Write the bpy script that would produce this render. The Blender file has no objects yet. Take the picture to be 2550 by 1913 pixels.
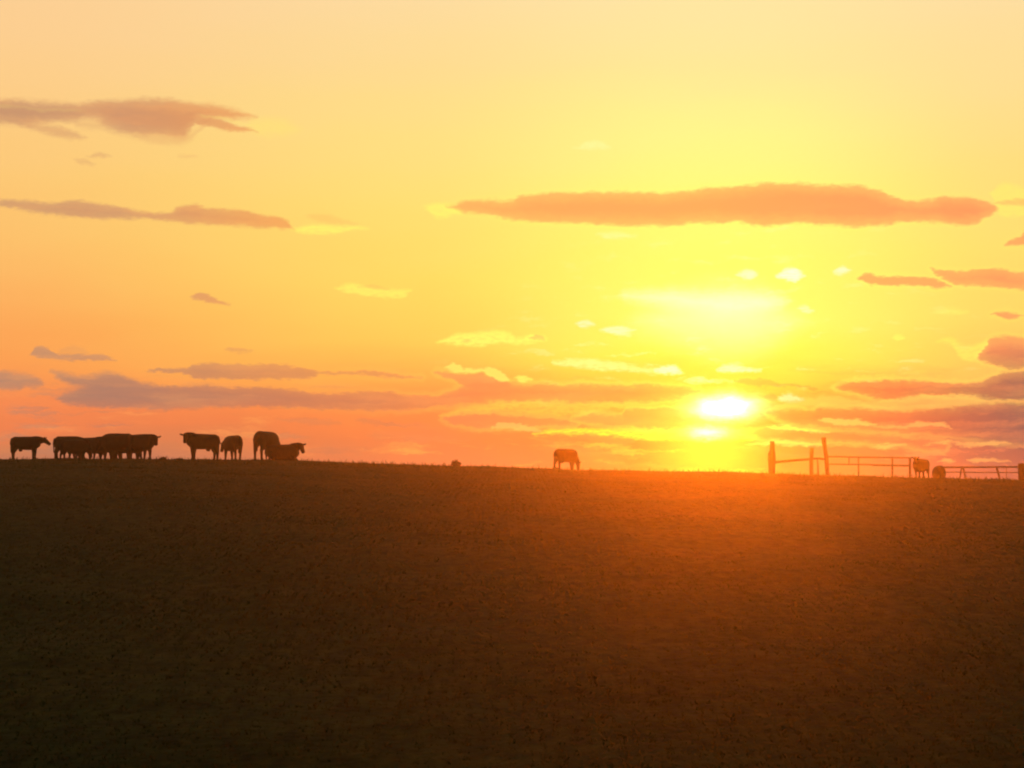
import bpy, bmesh, math, random
import numpy as np
from mathutils import Vector, Matrix

random.seed(7)
rng = np.random.default_rng(11)
sc = bpy.context.scene
COL = sc.collection

# ------------------------------------------------------------------ camera
W0, H0 = 2550.0, 1913.0                # size of the photograph
HFOV = math.radians(32.0)
F = (W0 / 2) / math.tan(HFOV / 2)      # focal length in its pixels
PITCH = math.radians(4.75)
EYE = 4.5                              # above the dip at the foot of the hill

cam_data = bpy.data.cameras.new('camera')
cam = bpy.data.objects.new('camera', cam_data)
COL.objects.link(cam)
cam_data.angle = HFOV
cam_data.clip_start, cam_data.clip_end = 0.1, 5000
cam.location = (0, 0, EYE)
cam.rotation_euler = (math.pi / 2 + PITCH, 0, 0)
sc.camera = cam


def ray(px, py):
    u, v = (px - W0 / 2) / F, (H0 / 2 - py) / F
    return Vector((u, math.cos(PITCH) - v * math.sin(PITCH), math.sin(PITCH) + v * math.cos(PITCH))).normalized()


def azel(px, py):
    d = ray(px, py)
    return math.degrees(math.atan2(d.x, d.y)), math.degrees(math.asin(d.z))


# ------------------------------------------------------------------ light
SUN_AZ, SUN_EL = azel(1806, 1012)
sun_dir = ray(1806, 1012)
SUN_STRENGTH = 2.6
sun_data = bpy.data.lights.new('sun', 'SUN')
sun_data.energy = SUN_STRENGTH
sun_data.angle = math.radians(0.5)
sun_data.color = (1.0, 0.155, 0.006)
sun = bpy.data.objects.new('sun', sun_data)
COL.objects.link(sun)
sun.rotation_euler = (-sun_dir).to_track_quat('-Z', 'Y').to_euler()

HAZE_DENSITY = 0.00060
HAZE_G = 0.90

sc.view_settings.view_transform = 'Standard'
sc.view_settings.look = 'None'
sc.view_settings.exposure = 0
sc.view_settings.gamma = 1
sc.render.engine = 'CYCLES'
sc.cycles.max_bounces = 5
sc.cycles.diffuse_bounces = 1
sc.cycles.glossy_bounces = 2
sc.cycles.volume_bounces = 0
sc.cycles.use_denoising = True
sc.cycles.filter_width = 2.1


def lin(c):
    return tuple((x / 255 / 12.92) if x / 255 <= 0.04045 else ((x / 255 + 0.055) / 1.055) ** 2.4 for x in c)


# ------------------------------------------------------------------ sky (world, laid out by azimuth and elevation)
world = bpy.data.worlds.new("World")
sc.world = world
world.use_nodes = True
NT = world.node_tree
NT.nodes.clear()


def nd(t, **kw):
    n = NT.nodes.new(t)
    for k, v in kw.items():
        setattr(n, k, v)
    return n


def put(sock, v):
    if isinstance(v, (int, float)):
        sock.default_value = v
    elif isinstance(v, tuple):
        sock.default_value = v if len(v) == len(sock.default_value) else tuple(v) + (1.0,)
    else:
        NT.links.new(v, sock)


def M(op, a, b=0.0, c=None, clamp=False):
    n = nd('ShaderNodeMath', operation=op, use_clamp=clamp)
    put(n.inputs[0], a)
    put(n.inputs[1], b)
    if c is not None:
        put(n.inputs[2], c)
    return n.outputs[0]


def smooth(v, a, b, lo=0.0, hi=1.0):
    n = nd('ShaderNodeMapRange', interpolation_type='SMOOTHSTEP', clamp=False)
    for i, x in enumerate((v, a, b, lo, hi)):
        put(n.inputs[i], x)
    return n.outputs[0]


def linear(v, a, b, clamp=True):
    n = nd('ShaderNodeMapRange', clamp=clamp)
    for i, x in enumerate((v, a, b, 0.0, 1.0)):
        put(n.inputs[i], x)
    return n.outputs[0]


def mix(f, a, b, mode='MIX'):
    n = nd('ShaderNodeMix', data_type='RGBA', blend_type=mode)
    n.clamp_result = False
    put(n.inputs[0], f)
    put(n.inputs[6], a)
    put(n.inputs[7], b)
    return n.outputs[2]


def ramp(v, a, b, stops):
    """colour ramp along v between a and b; stops = [(value, sRGB)]"""
    n = nd('ShaderNodeValToRGB')
    cr = n.color_ramp
    cr.interpolation = 'B_SPLINE' if len(stops) > 40 else 'EASE' if False else 'LINEAR'
    st = sorted(((x - a) / (b - a), c) for x, c in stops)
    while len(cr.elements) < len(st):
        cr.elements.new(0.5)
    for e, (p, c) in zip(cr.elements, st):
        e.position = p
        e.color = lin(c) + (1.0,)
    put(n.inputs[0], linear(v, a, b))
    return n.outputs[0]


tc = nd('ShaderNodeTexCoord')
sep = nd('ShaderNodeSeparateXYZ')
NT.links.new(tc.outputs['Generated'], sep.inputs[0])
X, Y, Z = sep.outputs
AZ = M('MULTIPLY', M('ARCTAN2', X, Y), 57.29578)
EL = M('MULTIPLY', M('ARCSINE', Z), 57.29578)

# ragged cloud edges: elevation and azimuth pushed about by stretched noise
comb = nd('ShaderNodeCombineXYZ')
put(comb.inputs[0], M('MULTIPLY', AZ, 1.5))
put(comb.inputs[1], M('MULTIPLY', EL, 3.0))
nz = nd('ShaderNodeTexNoise')
nz.inputs['Scale'].default_value = 1.0
nz.inputs['Detail'].default_value = 5.0
nz.inputs['Roughness'].default_value = 0.68
NT.links.new(comb.outputs[0], nz.inputs['Vector'])
nsep = nd('ShaderNodeSeparateColor')
NT.links.new(nz.outputs['Color'], nsep.inputs[0])
ELW = M('MULTIPLY_ADD', M('SUBTRACT', nsep.outputs[0], 0.5), 0.34, EL)
# fine fibres along the edges
combf = nd('ShaderNodeCombineXYZ')
put(combf.inputs[0], M('MULTIPLY', AZ, 4.5))
put(combf.inputs[1], M('MULTIPLY', EL, 13.0))
nzf = nd('ShaderNodeTexNoise')
nzf.inputs['Scale'].default_value = 1.0
nzf.inputs['Detail'].default_value = 4.0
NT.links.new(combf.outputs[0], nzf.inputs['Vector'])
ELW = M('MULTIPLY_ADD', M('SUBTRACT', nzf.outputs['Fac'], 0.5), 0.14, ELW)
AZW = M('MULTIPLY_ADD', M('SUBTRACT', nsep.outputs[1], 0.5), 0.5, AZ)
# slow mottling of the clear sky
comb2 = nd('ShaderNodeCombineXYZ')
put(comb2.inputs[0], M('MULTIPLY', AZ, 0.13))
put(comb2.inputs[1], M('MULTIPLY', EL, 0.55))
put(comb2.inputs[2], 3.7)
nz2 = nd('ShaderNodeTexNoise')
nz2.inputs['Scale'].default_value = 1.0
nz2.inputs['Detail'].default_value = 4.0
NT.links.new(comb2.outputs[0], nz2.inputs['Vector'])
ELM = M('MULTIPLY_ADD', M('SUBTRACT', nz2.outputs['Fac'], 0.5), 1.6, EL)

S = W0 / 2211.0


def el_of(y):        # elevation of a row of the 2211-pixel view, along the sight line's azimuth
    return azel(W0 / 2, y * S)[1]


def az_of(x):
    return azel(x * S, 1000)[0]


E_LO, E_HI = -2.0, 40.0


def column(stops, top):
    st = [(el_of(y), c) for y, c in stops]
    return ramp(ELM, E_LO, E_HI, st + [(30.0, top)])


col_left = column([(1000, (180, 118, 96)), (965, (206, 128, 88)), (930, (238, 129, 80)), (890, (246, 137, 82)), (780, (252, 160, 84)), (680, (253, 175, 95)),
                   (540, (253, 192, 108)), (400, (253, 200, 118)), (200, (253, 205, 138)), (0, (252, 207, 150))], (150, 128, 110))
col_mid = column([(1000, (215, 124, 80)), (950, (230, 126, 72)), (900, (242, 138, 72)), (820, (253, 180, 80)), (740, (253, 208, 90)), (600, (254, 222, 100)),
                  (450, (254, 226, 116)), (300, (254, 226, 132)), (150, (253, 221, 146)), (0, (253, 221, 160))], (150, 130, 112))
col_sun = column([(1010, (186, 108, 56)), (950, (196, 112, 56)), (890, (228, 140, 60)), (830, (254, 200, 68)), (770, (254, 242, 84)), (700, (255, 252, 110)),
                  (560, (255, 252, 110)), (420, (255, 250, 126)), (300, (255, 246, 140)), (150, (254, 233, 152)), (0, (254, 230, 164))],
                 (155, 135, 115))
col_right = column([(1030, (118, 84, 80)), (950, (110, 82, 82)), (890, (150, 108, 84)), (850, (205, 148, 88)), (800, (250, 196, 96)), (700, (254, 214, 104)),
                    (560, (254, 222, 112)), (400, (254, 222, 126)), (200, (253, 222, 148)), (0, (253, 222, 162))], (150, 130, 112))

sky = mix(smooth(AZ, az_of(-150), az_of(1150)), col_left, col_mid)
sky = mix(smooth(AZ, az_of(900), az_of(1530)), sky, col_sun)
sky = mix(smooth(AZ, az_of(1600), az_of(2230)), sky, col_right)

# ---- aureole round the sun
dx = M('MULTIPLY', M('SUBTRACT', AZ, SUN_AZ), 0.8)
dy = M('SUBTRACT', EL, SUN_EL)
rr = M('SQRT', M('ADD', M('MULTIPLY', dx, dx), M('MULTIPLY', dy, dy)))
glow = M('POWER', 2.718, M('MULTIPLY', rr, -0.95))

# ---- clouds
FR = {'A': (0, 200, 2.4578), 'B': (0, 640, 2.4578), 'D': (1700, 640, 2.6024), 'E': (1100, 400, 1.5255), 'P': (0, 0, 1 / S)}


def cloud_field(frame, top, bottom):
    """signed depth (degrees) inside a cloud whose upper and lower edges run along azimuth"""
    x0, y0, k = FR[frame]
    tp = [azel(x0 + x / k, y0 + y / k) for x, y in top]
    bt = [azel(x0 + x / k, y0 + y / k) for x, y in bottom]
    a0, a1 = tp[0][0], tp[-1][0]
    ys = [e for _, e in tp + bt]
    e0, e1 = min(ys) - 0.05, max(ys) + 0.05
    traw = linear(AZW, a0, a1, clamp=False)
    cmb = nd('ShaderNodeCombineColor')
    tcl = M('MINIMUM', M('MAXIMUM', traw, 0.0), 1.0)
    put(cmb.inputs[0], tcl)
    put(cmb.inputs[1], tcl)
    n = nd('ShaderNodeRGBCurve')
    for ci, pts in ((0, tp), (1, bt)):
        c = n.mapping.curves[ci]
        pts = [((a - a0) / (a1 - a0), (e - e0) / (e1 - e0)) for a, e in pts]
        c.points[0].location = (0.0, pts[0][1])
        c.points[1].location = (1.0, pts[-1][1])
        for p in pts[1:-1]:
            c.points.new(min(max(p[0], 0.002), 0.998), p[1])
        for p in c.points:
            p.handle_type = 'AUTO_CLAMPED'
    n.mapping.update()
    NT.links.new(cmb.outputs[0], n.inputs['Color'])
    s = nd('ShaderNodeSeparateColor')
    NT.links.new(n.outputs[0], s.inputs[0])
    v = linear(ELW, e0, e1, clamp=False)
    d = M('MINIMUM', M('SUBTRACT', s.outputs[0], v), M('SUBTRACT', v, s.outputs[1]))
    d = M('MULTIPLY', d, e1 - e0)
    out = M('SUBTRACT', M('ABSOLUTE', M('SUBTRACT', traw, 0.5)), 0.5)     # how far beyond either end
    return M('SUBTRACT', d, M('MULTIPLY', M('MAXIMUM', out, 0.0), a1 - a0))


near_sun = smooth(rr, 12.0, 1.0)
FIB = smooth(nzf.outputs['Fac'], 0.34, 0.56, 0.68, 1.0)     # torn, fibrous wisps
mask = rim = None
LATER = []


def dark(frame, top, bottom, op=1.0, soft=0.10):
    """one bank of cloud: added to the cover at once, so that few values stay open"""
    global mask, rim
    d = cloud_field(frame, top, bottom)
    m = smooth(d, -0.45 * soft, 0.6 * soft, 0.0, op)
    if op > 0.9:          # thin, translucent margins round a denser middle
        m = M('MULTIPLY', m, smooth(d, -0.05, 0.45, 0.74, 1.0))
    mask = m if mask is None else M('ADD', mask, M('MULTIPLY', m, M('SUBTRACT', 1.0, mask)))
    if op > 0.75:
        r = smooth(d, -0.20, -0.02)
        rim = r if rim is None else M('MAXIMUM', rim, r)


def lite(frame, top, bottom, colour, op=0.8, soft=0.10, over=False):
    """one bright sunlit wisp; over = in front of the dark banks"""
    global sky
    if over:
        LATER.append((frame, top, bottom, colour, op, soft))
        return
    m = smooth(cloud_field(frame, top, bottom), -0.5 * soft, 0.8 * soft, 0.0, min(1.0, op * 1.1))
    sky = mix(M('MULTIPLY', m, FIB) if soft < 0.5 else m, sky, lin(colour))


YEL, WHT, PCH, PEA = (255, 253, 112), (255, 255, 226), (254, 160, 96), (254, 232, 120)
O = 2212          # second sheet of the lower sky starts here
# upper left
dark('A', [(-120, 105), (0, 110), (200, 125), (450, 140), (560, 125), (750, 115), (950, 110), (1150, 130), (1300, 145), (1450, 185), (1570, 228)],
     [(-120, 270), (0, 270), (150, 280), (250, 268), (480, 250), (540, 238), (650, 280), (800, 330), (950, 345), (1080, 355), (1160, 320), (1230, 255), (1400, 240), (1570, 234)], soft=0.26)
dark('A', [(1180, 262), (1260, 228), (1400, 255), (1520, 290), (1585, 315)], [(1180, 270), (1300, 295), (1450, 312), (1585, 318)], soft=0.12)
dark('A', [(470, 245), (600, 250), (800, 320), (1000, 345), (1150, 320), (1270, 225)], [(470, 290), (600, 305), (800, 350), (950, 385), (1080, 400), (1160, 370), (1270, 250)], op=0.36, soft=0.3)
dark('A', [(180, 262), (350, 285), (450, 315), (530, 345)], [(180, 300), (350, 345), (450, 355), (530, 350)], op=0.55, soft=0.2)
lite('A', [(-100, 145), (0, 148), (200, 165), (400, 175), (520, 185)], [(-100, 165), (0, 168), (200, 182), (400, 192), (520, 190)], PEA, 0.15, 0.12, over=True)
lite('A', [(1230, 215), (1350, 220), (1480, 250), (1600, 285)], [(1230, 228), (1350, 240), (1480, 270), (1600, 290)], PEA, 0.2, 0.08, over=True)
dark('A', [(-80, 735), (0, 730), (150, 735), (300, 745), (450, 735), (600, 755), (750, 775), (850, 800), (1000, 810), (1100, 775), (1180, 755), (1260, 785), (1450, 795), (1600, 820), (1720, 840), (1810, 905)],
     [(-80, 775), (0, 775), (150, 800), (350, 830), (550, 850), (700, 855), (850, 850), (1000, 860), (1200, 880), (1400, 890), (1600, 905), (1750, 912), (1810, 908)], soft=0.16)
dark('A', [(530, 458), (600, 440), (690, 465)], [(530, 464), (600, 478), (690, 470)], 0.4, 0.15)
dark('A', [(450, 478), (500, 480), (590, 520)], [(450, 484), (500, 510), (590, 524)], 0.35, 0.15)
dark('A', [(1100, 455), (1150, 450), (1220, 470)], [(1100, 462), (1150, 478), (1220, 474)], 0.25, 0.15)
lite('A', [(1540, 240), (1650, 225), (1750, 240), (1850, 290)], [(1540, 320), (1650, 345), (1750, 340), (1850, 300)], (254, 226, 122), 0.6, 0.3)
lite('A', [(1780, 905), (1950, 880), (2100, 890), (2260, 905)], [(1780, 915), (1950, 945), (2100, 930), (2260, 912)], YEL, 0.55, 0.14)
dark('A', [(1880, 830), (1950, 815), (2050, 840), (2190, 870)], [(1880, 840), (1950, 860), (2050, 880), (2190, 885)], 0.22, 0.15)
# middle and lower left, running on under the sun
dark('B', [(1160, 248), (1230, 212), (1280, 232), (1340, 262), (1410, 293)], [(1160, 256), (1230, 270), (1300, 292), (1410, 297)], 0.85, 0.12)
dark('B', [(190, 590), (250, 545), (300, 558), (350, 592), (450, 600), (540, 603), (600, 598), (660, 613), (720, 632)], [(190, 600), (250, 617), (350, 632), (500, 638), (620, 634), (720, 637)])
dark('B', [(380, 560), (440, 535), (520, 560), (560, 600)], [(380, 600), (440, 600), (520, 605), (560, 604)], 0.2, 0.2)
dark('B', [(1380, 568), (1440, 552), (1550, 575)], [(1380, 574), (1440, 590), (1550, 582)], 0.5, 0.12)
dark('B', [(-80, 700), (0, 703), (100, 710), (180, 718), (230, 738), (270, 778)], [(-80, 815), (0, 815), (100, 818), (160, 800), (220, 800), (270, 786)], 0.95, 0.2)
dark('B', [(320, 700), (420, 712), (550, 725), (680, 706), (780, 733), (900, 768), (1020, 800)], [(320, 712), (400, 775), (500, 805), (700, 835), (900, 835), (1020, 825)], 0.9, 0.28)
dark('B', [(345, 872), (400, 833), (500, 808), (600, 790), (800, 785), (1000, 788), (1150, 785), (1500, 795), (1850, 818), (2000, 833), (O, 826), (O + 150, 825), (O + 330, 850), (O + 420, 848), (O + 520, 828), (O + 620, 790), (O + 700, 770), (O + 800, 766), (O + 1000, 775), (O + 1300, 780), (O + 1700, 780), (O + 1900, 790), (O + 2080, 812)],
     [(345, 880), (450, 907), (600, 918), (800, 928), (1000, 932), (1300, 924), (1600, 917), (1900, 927), (O, 942), (O + 100, 946), (O + 300, 936), (O + 500, 916), (O + 700, 896), (O + 900, 882), (O + 1100, 882), (O + 1300, 887), (O + 1600, 888), (O + 1850, 876), (O + 2080, 820)], soft=0.14)
dark('B', [(900, 700), (1000, 680), (1140, 678), (1180, 655), (1450, 655), (1650, 655), (1800, 668), (1900, 680), (1960, 703), (2100, 700), (O, 698), (O + 100, 703), (O + 300, 728), (O + 370, 740)],
     [(900, 706), (1050, 708), (1150, 728), (1250, 747), (1500, 748), (1800, 750), (1900, 747), (1960, 722), (2100, 720), (O, 724), (O + 240, 742), (O + 370, 745)], 0.95)
dark('B', [(1690, 990), (1780, 985), (1950, 990), (2090, 1010)], [(1690, 996), (1800, 1015), (1950, 1028), (2090, 1020)], 0.35, 0.12)
dark('B', [(2170, 995), (O + 60, 990), (O + 160, 1010), (O + 280, 1030)], [(2170, 1005), (O + 60, 1025), (O + 160, 1042), (O + 280, 1036)], 0.45, 0.12)
dark('B', [(O + 30, 1090), (O + 140, 1060), (O + 300, 1065), (O + 450, 1060), (O + 600, 1100)], [(O + 30, 1100), (O + 140, 1125), (O + 300, 1130), (O + 450, 1125), (O + 600, 1110)], 0.35, 0.2)
dark('B', [(O + 450, 700), (O + 520, 702), (O + 600, 713), (O + 720, 708), (O + 780, 728), (O + 900, 775)], [(O + 450, 712), (O + 540, 745), (O + 620, 790), (O + 780, 810), (O + 900, 800)], 1.0)
lite('B', [(O + 520, 672), (O + 570, 645), (O + 630, 680), (O + 800, 680), (O + 850, 695), (O + 900, 748)], [(O + 520, 684), (O + 600, 708), (O + 720, 704), (O + 800, 735), (O + 850, 765), (O + 900, 765)], (254, 232, 104), 0.8, 0.07, over=True)
lite('B', [(O + 930, 735), (O + 980, 718), (O + 1035, 745)], [(O + 930, 745), (O + 980, 768), (O + 1035, 758)], (254, 236, 104), 0.8, 0.07)
lite('B', [(O + 470, 520), (O + 600, 468), (O + 750, 455), (O + 900, 460), (O + 980, 490), (O + 1050, 470), (O + 1140, 505)], [(O + 470, 528), (O + 620, 542), (O + 720, 552), (O + 800, 532), (O + 950, 536), (O + 1140, 515)], YEL, 0.72, 0.14)
dark('B', [(O + 1035, 498), (O + 1070, 472), (O + 1130, 508)], [(O + 1035, 503), (O + 1070, 506), (O + 1130, 512)], 0.45, 0.08)
dark('B', [(O + 610, 515), (O + 640, 508), (O + 680, 515)], [(O + 610, 520), (O + 640, 526), (O + 680, 521)], 0.3, 0.08)
lite('B', [(2050, 190), (2150, 160), (O + 100, 190), (O + 300, 200)], [(2050, 200), (2150, 225), (O + 220, 250), (O + 300, 215)], YEL, 0.5, 0.12)
dark('B', [(O - 20, 178), (O + 40, 170), (O + 170, 195)], [(O - 20, 186), (O + 60, 195), (O + 170, 205)], 0.25, 0.08)
lite('B', [(O + 1180, 635), (O + 1400, 620), (O + 1550, 645), (O + 1700, 665), (O + 1800, 680), (O + 1900, 660), (O + 1960, 700)], [(O + 1180, 655), (O + 1400, 690), (O + 1600, 702), (O + 1800, 722), (O + 1900, 725), (O + 1960, 715)], (255, 255, 150), 0.7, 0.12)
lite('B', [(O + 1310, 405), (O + 1370, 385), (O + 1440, 410)], [(O + 1310, 415), (O + 1370, 435), (O + 1440, 420)], WHT, 0.45, 0.12)
lite('B', [(O + 1460, 445), (O + 1560, 425), (O + 1680, 450)], [(O + 1460, 455), (O + 1560, 478), (O + 1680, 462)], WHT, 0.5, 0.12)
lite('B', [(O + 1780, 690), (O + 1890, 660), (O + 1950, 700)], [(O + 1780, 700), (O + 1890, 720), (O + 1950, 715)], WHT, 0.6, 0.12)
lite('B', [(O + 480, 960), (O + 700, 910), (O + 1000, 880), (O + 1400, 900), (O + 1800, 895), (O + 2050, 890)], [(O + 480, 970), (O + 700, 950), (O + 1000, 965), (O + 1300, 975), (O + 1600, 930), (O + 2050, 920)], (254, 206, 80), 0.6, 0.16)
dark('B', [(O + 490, 988), (O + 620, 960), (O + 750, 960), (O + 900, 975), (O + 1050, 985), (O + 1200, 995), (O + 1320, 1018)], [(O + 490, 1000), (O + 600, 1032), (O + 720, 1047), (O + 850, 1047), (O + 1000, 1037), (O + 1150, 1032), (O + 1320, 1028)], 0.9)
dark('B', [(O + 1290, 990), (O + 1400, 965), (O + 1500, 970), (O + 1590, 975), (O + 1620, 935), (O + 1750, 930), (O + 1900, 930), (O + 2000, 945), (O + 2090, 985)], [(O + 1290, 996), (O + 1450, 1022), (O + 1600, 1037), (O + 1800, 1047), (O + 1950, 1047), (O + 2090, 1000)], 0.95)
lite('B', [(O + 1050, 1080), (O + 1300, 1048), (O + 1700, 1048), (O + 2000, 1050), (O + 2400, 1060)], [(O + 1050, 1090), (O + 1300, 1085), (O + 1600, 1110), (O + 1900, 1130), (O + 2400, 1120)], (255, 246, 70), 0.8, 0.14)
dark('B', [(O + 1310, 1102), (O + 1380, 1083), (O + 1500, 1095), (O + 1660, 1115)], [(O + 1310, 1110), (O + 1450, 1132), (O + 1580, 1152), (O + 1660, 1140)], 0.5, 0.12)
dark('B', [(O + 1150, 1120), (O + 1300, 1140), (O + 1500, 1180), (O + 1620, 1260)], [(O + 1150, 1140), (O + 1300, 1220), (O + 1500, 1290), (O + 1620, 1300)], 0.35, 0.3)
lite('B', [(O + 800, 1045), (O + 900, 1012), (O + 980, 1030), (O + 1100, 1060)], [(O + 800, 1052), (O + 900, 1050), (O + 980, 1065), (O + 1100, 1070)], (254, 170, 90), 0.6, 0.07, over=True)
# by and beyond the sun
dark('D', [(1140, 132), (1210, 106), (1260, 128), (1400, 128), (1560, 128), (1650, 153), (1740, 190)], [(1140, 140), (1220, 177), (1350, 187), (1500, 182), (1620, 197), (1740, 199)], 0.85)
dark('D', [(1600, 70), (1680, 88), (1750, 90), (1900, 85), (2050, 75), (2150, 95), (2350, 110)], [(1600, 76), (1700, 155), (1780, 182), (1950, 187), (2100, 207), (2350, 214)])
dark('D', [(1990, 370), (2060, 350), (2120, 355), (2210, 375)], [(1990, 376), (2060, 385), (2120, 404), (2210, 382)], 0.85)
dark('D', [(1915, 655), (1960, 570), (1990, 530), (2080, 515), (2200, 520), (2380, 530)], [(1915, 662), (2000, 692), (2100, 722), (2200, 727), (2380, 732)], soft=0.14)
dark('D', [(985, 845), (1080, 815), (1250, 800), (1450, 800), (1700, 810), (1850, 820), (1950, 800), (2020, 765), (2120, 740), (2400, 735)], [(985, 852), (1100, 877), (1250, 912), (1350, 922), (1500, 907), (1700, 892), (1850, 902), (2000, 927), (2200, 922), (2400, 922)], soft=0.12)
dark('D', [(560, 1000), (700, 985), (830, 1000), (900, 975), (1050, 985), (1300, 985), (1450, 1000), (1600, 985), (1800, 975), (2000, 950), (2212, 955), (2450, 955)],
     [(560, 1020), (700, 1075), (900, 1105), (1200, 1130), (1600, 1150), (2000, 1200), (2212, 1215), (2450, 1215)], soft=0.16)
dark('D', [(380, 1130), (600, 1115), (900, 1125), (1300, 1150), (1700, 1200)], [(380, 1140), (600, 1190), (900, 1195), (1300, 1215), (1700, 1260)], 0.85, 0.2)
dark('D', [(330, 800), (450, 788), (560, 800), (700, 825), (880, 848)], [(330, 806), (450, 832), (600, 842), (880, 858)], 0.5)
dark('D', [(530, 905), (580, 885), (612, 925)], [(530, 915), (580, 945), (612, 935)], 0.4, 0.08)
dark('D', [(330, 1225), (500, 1230), (700, 1265), (950, 1280)], [(330, 1240), (500, 1275), (700, 1300), (950, 1290)], 0.55, 0.14)
lite('D', [(880, 1055), (950, 1040), (1100, 1048), (1260, 1085)], [(880, 1062), (1000, 1088), (1150, 1092), (1260, 1093)], (254, 196, 92), 0.65, 0.10, over=True)
lite('D', [(550, 1100), (650, 1085), (750, 1105), (950, 1130)], [(550, 1112), (650, 1120), (750, 1130), (950, 1137)], (255, 240, 90), 0.85, 0.09, over=True)
lite('D', [(1220, 1095), (1400, 1090), (1600, 1068), (1740, 1095)], [(1220, 1100), (1400, 1110), (1600, 1098), (1740, 1105)], PCH, 0.5, 0.10, over=True)
lite('D', [(420, 1210), (600, 1195), (800, 1200), (920, 1215)], [(420, 1220), (600, 1222), (800, 1228), (920, 1222)], (254, 216, 96), 0.8, 0.09, over=True)
lite('D', [(1240, 1225), (1330, 1208), (1450, 1215)], [(1240, 1232), (1330, 1236), (1450, 1224)], PCH, 0.42, 0.09, over=True)
lite('D', [(1550, 1210), (1700, 1195), (1850, 1205), (2000, 1190), (2130, 1205)], [(1550, 1215), (1700, 1208), (1880, 1232), (2000, 1218), (2130, 1215)], PCH, 0.42, 0.08, over=True)
lite('D', [(1660, 1320), (1710, 1305), (1760, 1322)], [(1660, 1328), (1710, 1335), (1760, 1330)], PCH, 0.45, 0.09, over=True)
lite('D', [(1840, 1318), (1900, 1305), (2020, 1308), (2120, 1320)], [(1840, 1325), (1900, 1332), (2020, 1330), (2120, 1328)], PCH, 0.45, 0.09, over=True)
lite('D', [(600, 960), (900, 900), (1200, 930), (1500, 900), (1800, 890), (2100, 925), (2400, 935)], [(600, 975), (900, 965), (1200, 978), (1450, 985), (1800, 965), (2100, 942), (2400, 942)], (254, 206, 88), 0.34, 0.14, over=True)
lite('D', [(600, 915), (680, 885), (780, 915)], [(600, 925), (680, 945), (780, 925)], WHT, 0.55, 0.12, over=True)
lite('D', [(1650, 545), (1720, 520), (1850, 570), (1960, 530)], [(1650, 555), (1720, 565), (1850, 680), (1960, 670)], (254, 240, 104), 0.55, 0.18)
lite('D', [(1360, 515), (1400, 500), (1440, 520)], [(1360, 525), (1400, 545), (1440, 530)], YEL, 0.5, 0.12)
lite('D', [(1620, 350), (1720, 325), (1850, 350)], [(1620, 358), (1720, 375), (1850, 362)], (254, 240, 112), 0.6, 0.14)
lite('D', [(230, 720), (300, 695), (380, 705), (520, 730)], [(230, 735), (300, 750), (380, 748), (520, 738)], WHT, 0.55, 0.12)
lite('D', [(20, 800), (80, 780), (200, 795)], [(20, 808), (80, 825), (200, 806)], (255, 255, 170), 0.6, 0.12)
lite('E', [(-60, 175), (0, 160), (60, 165)], [(-60, 182), (0, 220), (60, 205)], YEL, 0.5, 0.16)
dark('E', [(15, 172), (100, 154), (170, 148), (250, 150), (320, 130), (450, 122), (600, 118), (750, 120), (850, 122), (950, 110), (1100, 100), (1200, 88), (1300, 85), (1450, 90), (1580, 95), (1650, 110), (1720, 135), (1790, 150), (1880, 145), (1910, 135), (2000, 138), (2060, 152), (2120, 182)],
     [(15, 177), (80, 193), (180, 210), (300, 230), (400, 237), (550, 240), (700, 248), (850, 248), (950, 240), (1100, 235), (1200, 248), (1350, 240), (1450, 245), (1600, 250), (1700, 245), (1750, 232), (1850, 235), (2000, 243), (2060, 222), (2120, 187)], soft=0.15)
lite('E', [(2085, 120), (2130, 85), (2180, 95), (2300, 120)], [(2085, 130), (2130, 205), (2180, 215), (2300, 160)], (254, 238, 112), 0.6, 0.14)
dark('E', [(2095, 160), (2150, 145), (2300, 140)], [(2095, 166), (2150, 168), (2300, 175)], 0.4, 0.1)
dark('E', [(2140, 320), (2190, 290), (2230, 265), (2350, 260)], [(2140, 328), (2190, 325), (2230, 320), (2350, 320)], 0.8, 0.1)
lite('E', [(1120, 430), (1160, 415), (1200, 432)], [(1120, 436), (1160, 448), (1200, 440)], WHT, 0.6, 0.14)
lite('E', [(1270, 435), (1330, 408), (1380, 430)], [(1270, 442), (1330, 460), (1380, 440)], WHT, 0.85, 0.14)
lite('E', [(1490, 415), (1520, 402), (1555, 418)], [(1490, 422), (1520, 435), (1555, 425)], WHT, 0.6, 0.14)
lite('E', [(690, 512), (850, 500), (1000, 508), (1160, 503), (1290, 525)], [(690, 520), (850, 545), (1000, 575), (1080, 592), (1160, 585), (1290, 545)], (255, 255, 222), 0.85, 0.7)
lite('P', [(1380, 690), (1480, 640), (1580, 625), (1640, 640), (1720, 690)], [(1380, 700), (1480, 740), (1580, 760), (1640, 750), (1720, 700)], (255, 255, 200), 0.6, 1.6)
lite('E', [(590, 278), (660, 270), (740, 285)], [(590, 285), (660, 298), (740, 292)], (255, 255, 170), 0.5, 0.14)
lite('E', [(1350, 560), (1385, 550), (1410, 565)], [(1350, 568), (1385, 580), (1410, 572)], WHT, 0.4, 0.14)
lite('P', [(1240, 318), (1280, 305), (1320, 316)], [(1240, 322), (1280, 322), (1320, 320)], (255, 250, 160), 0.6, 0.12)

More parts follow.
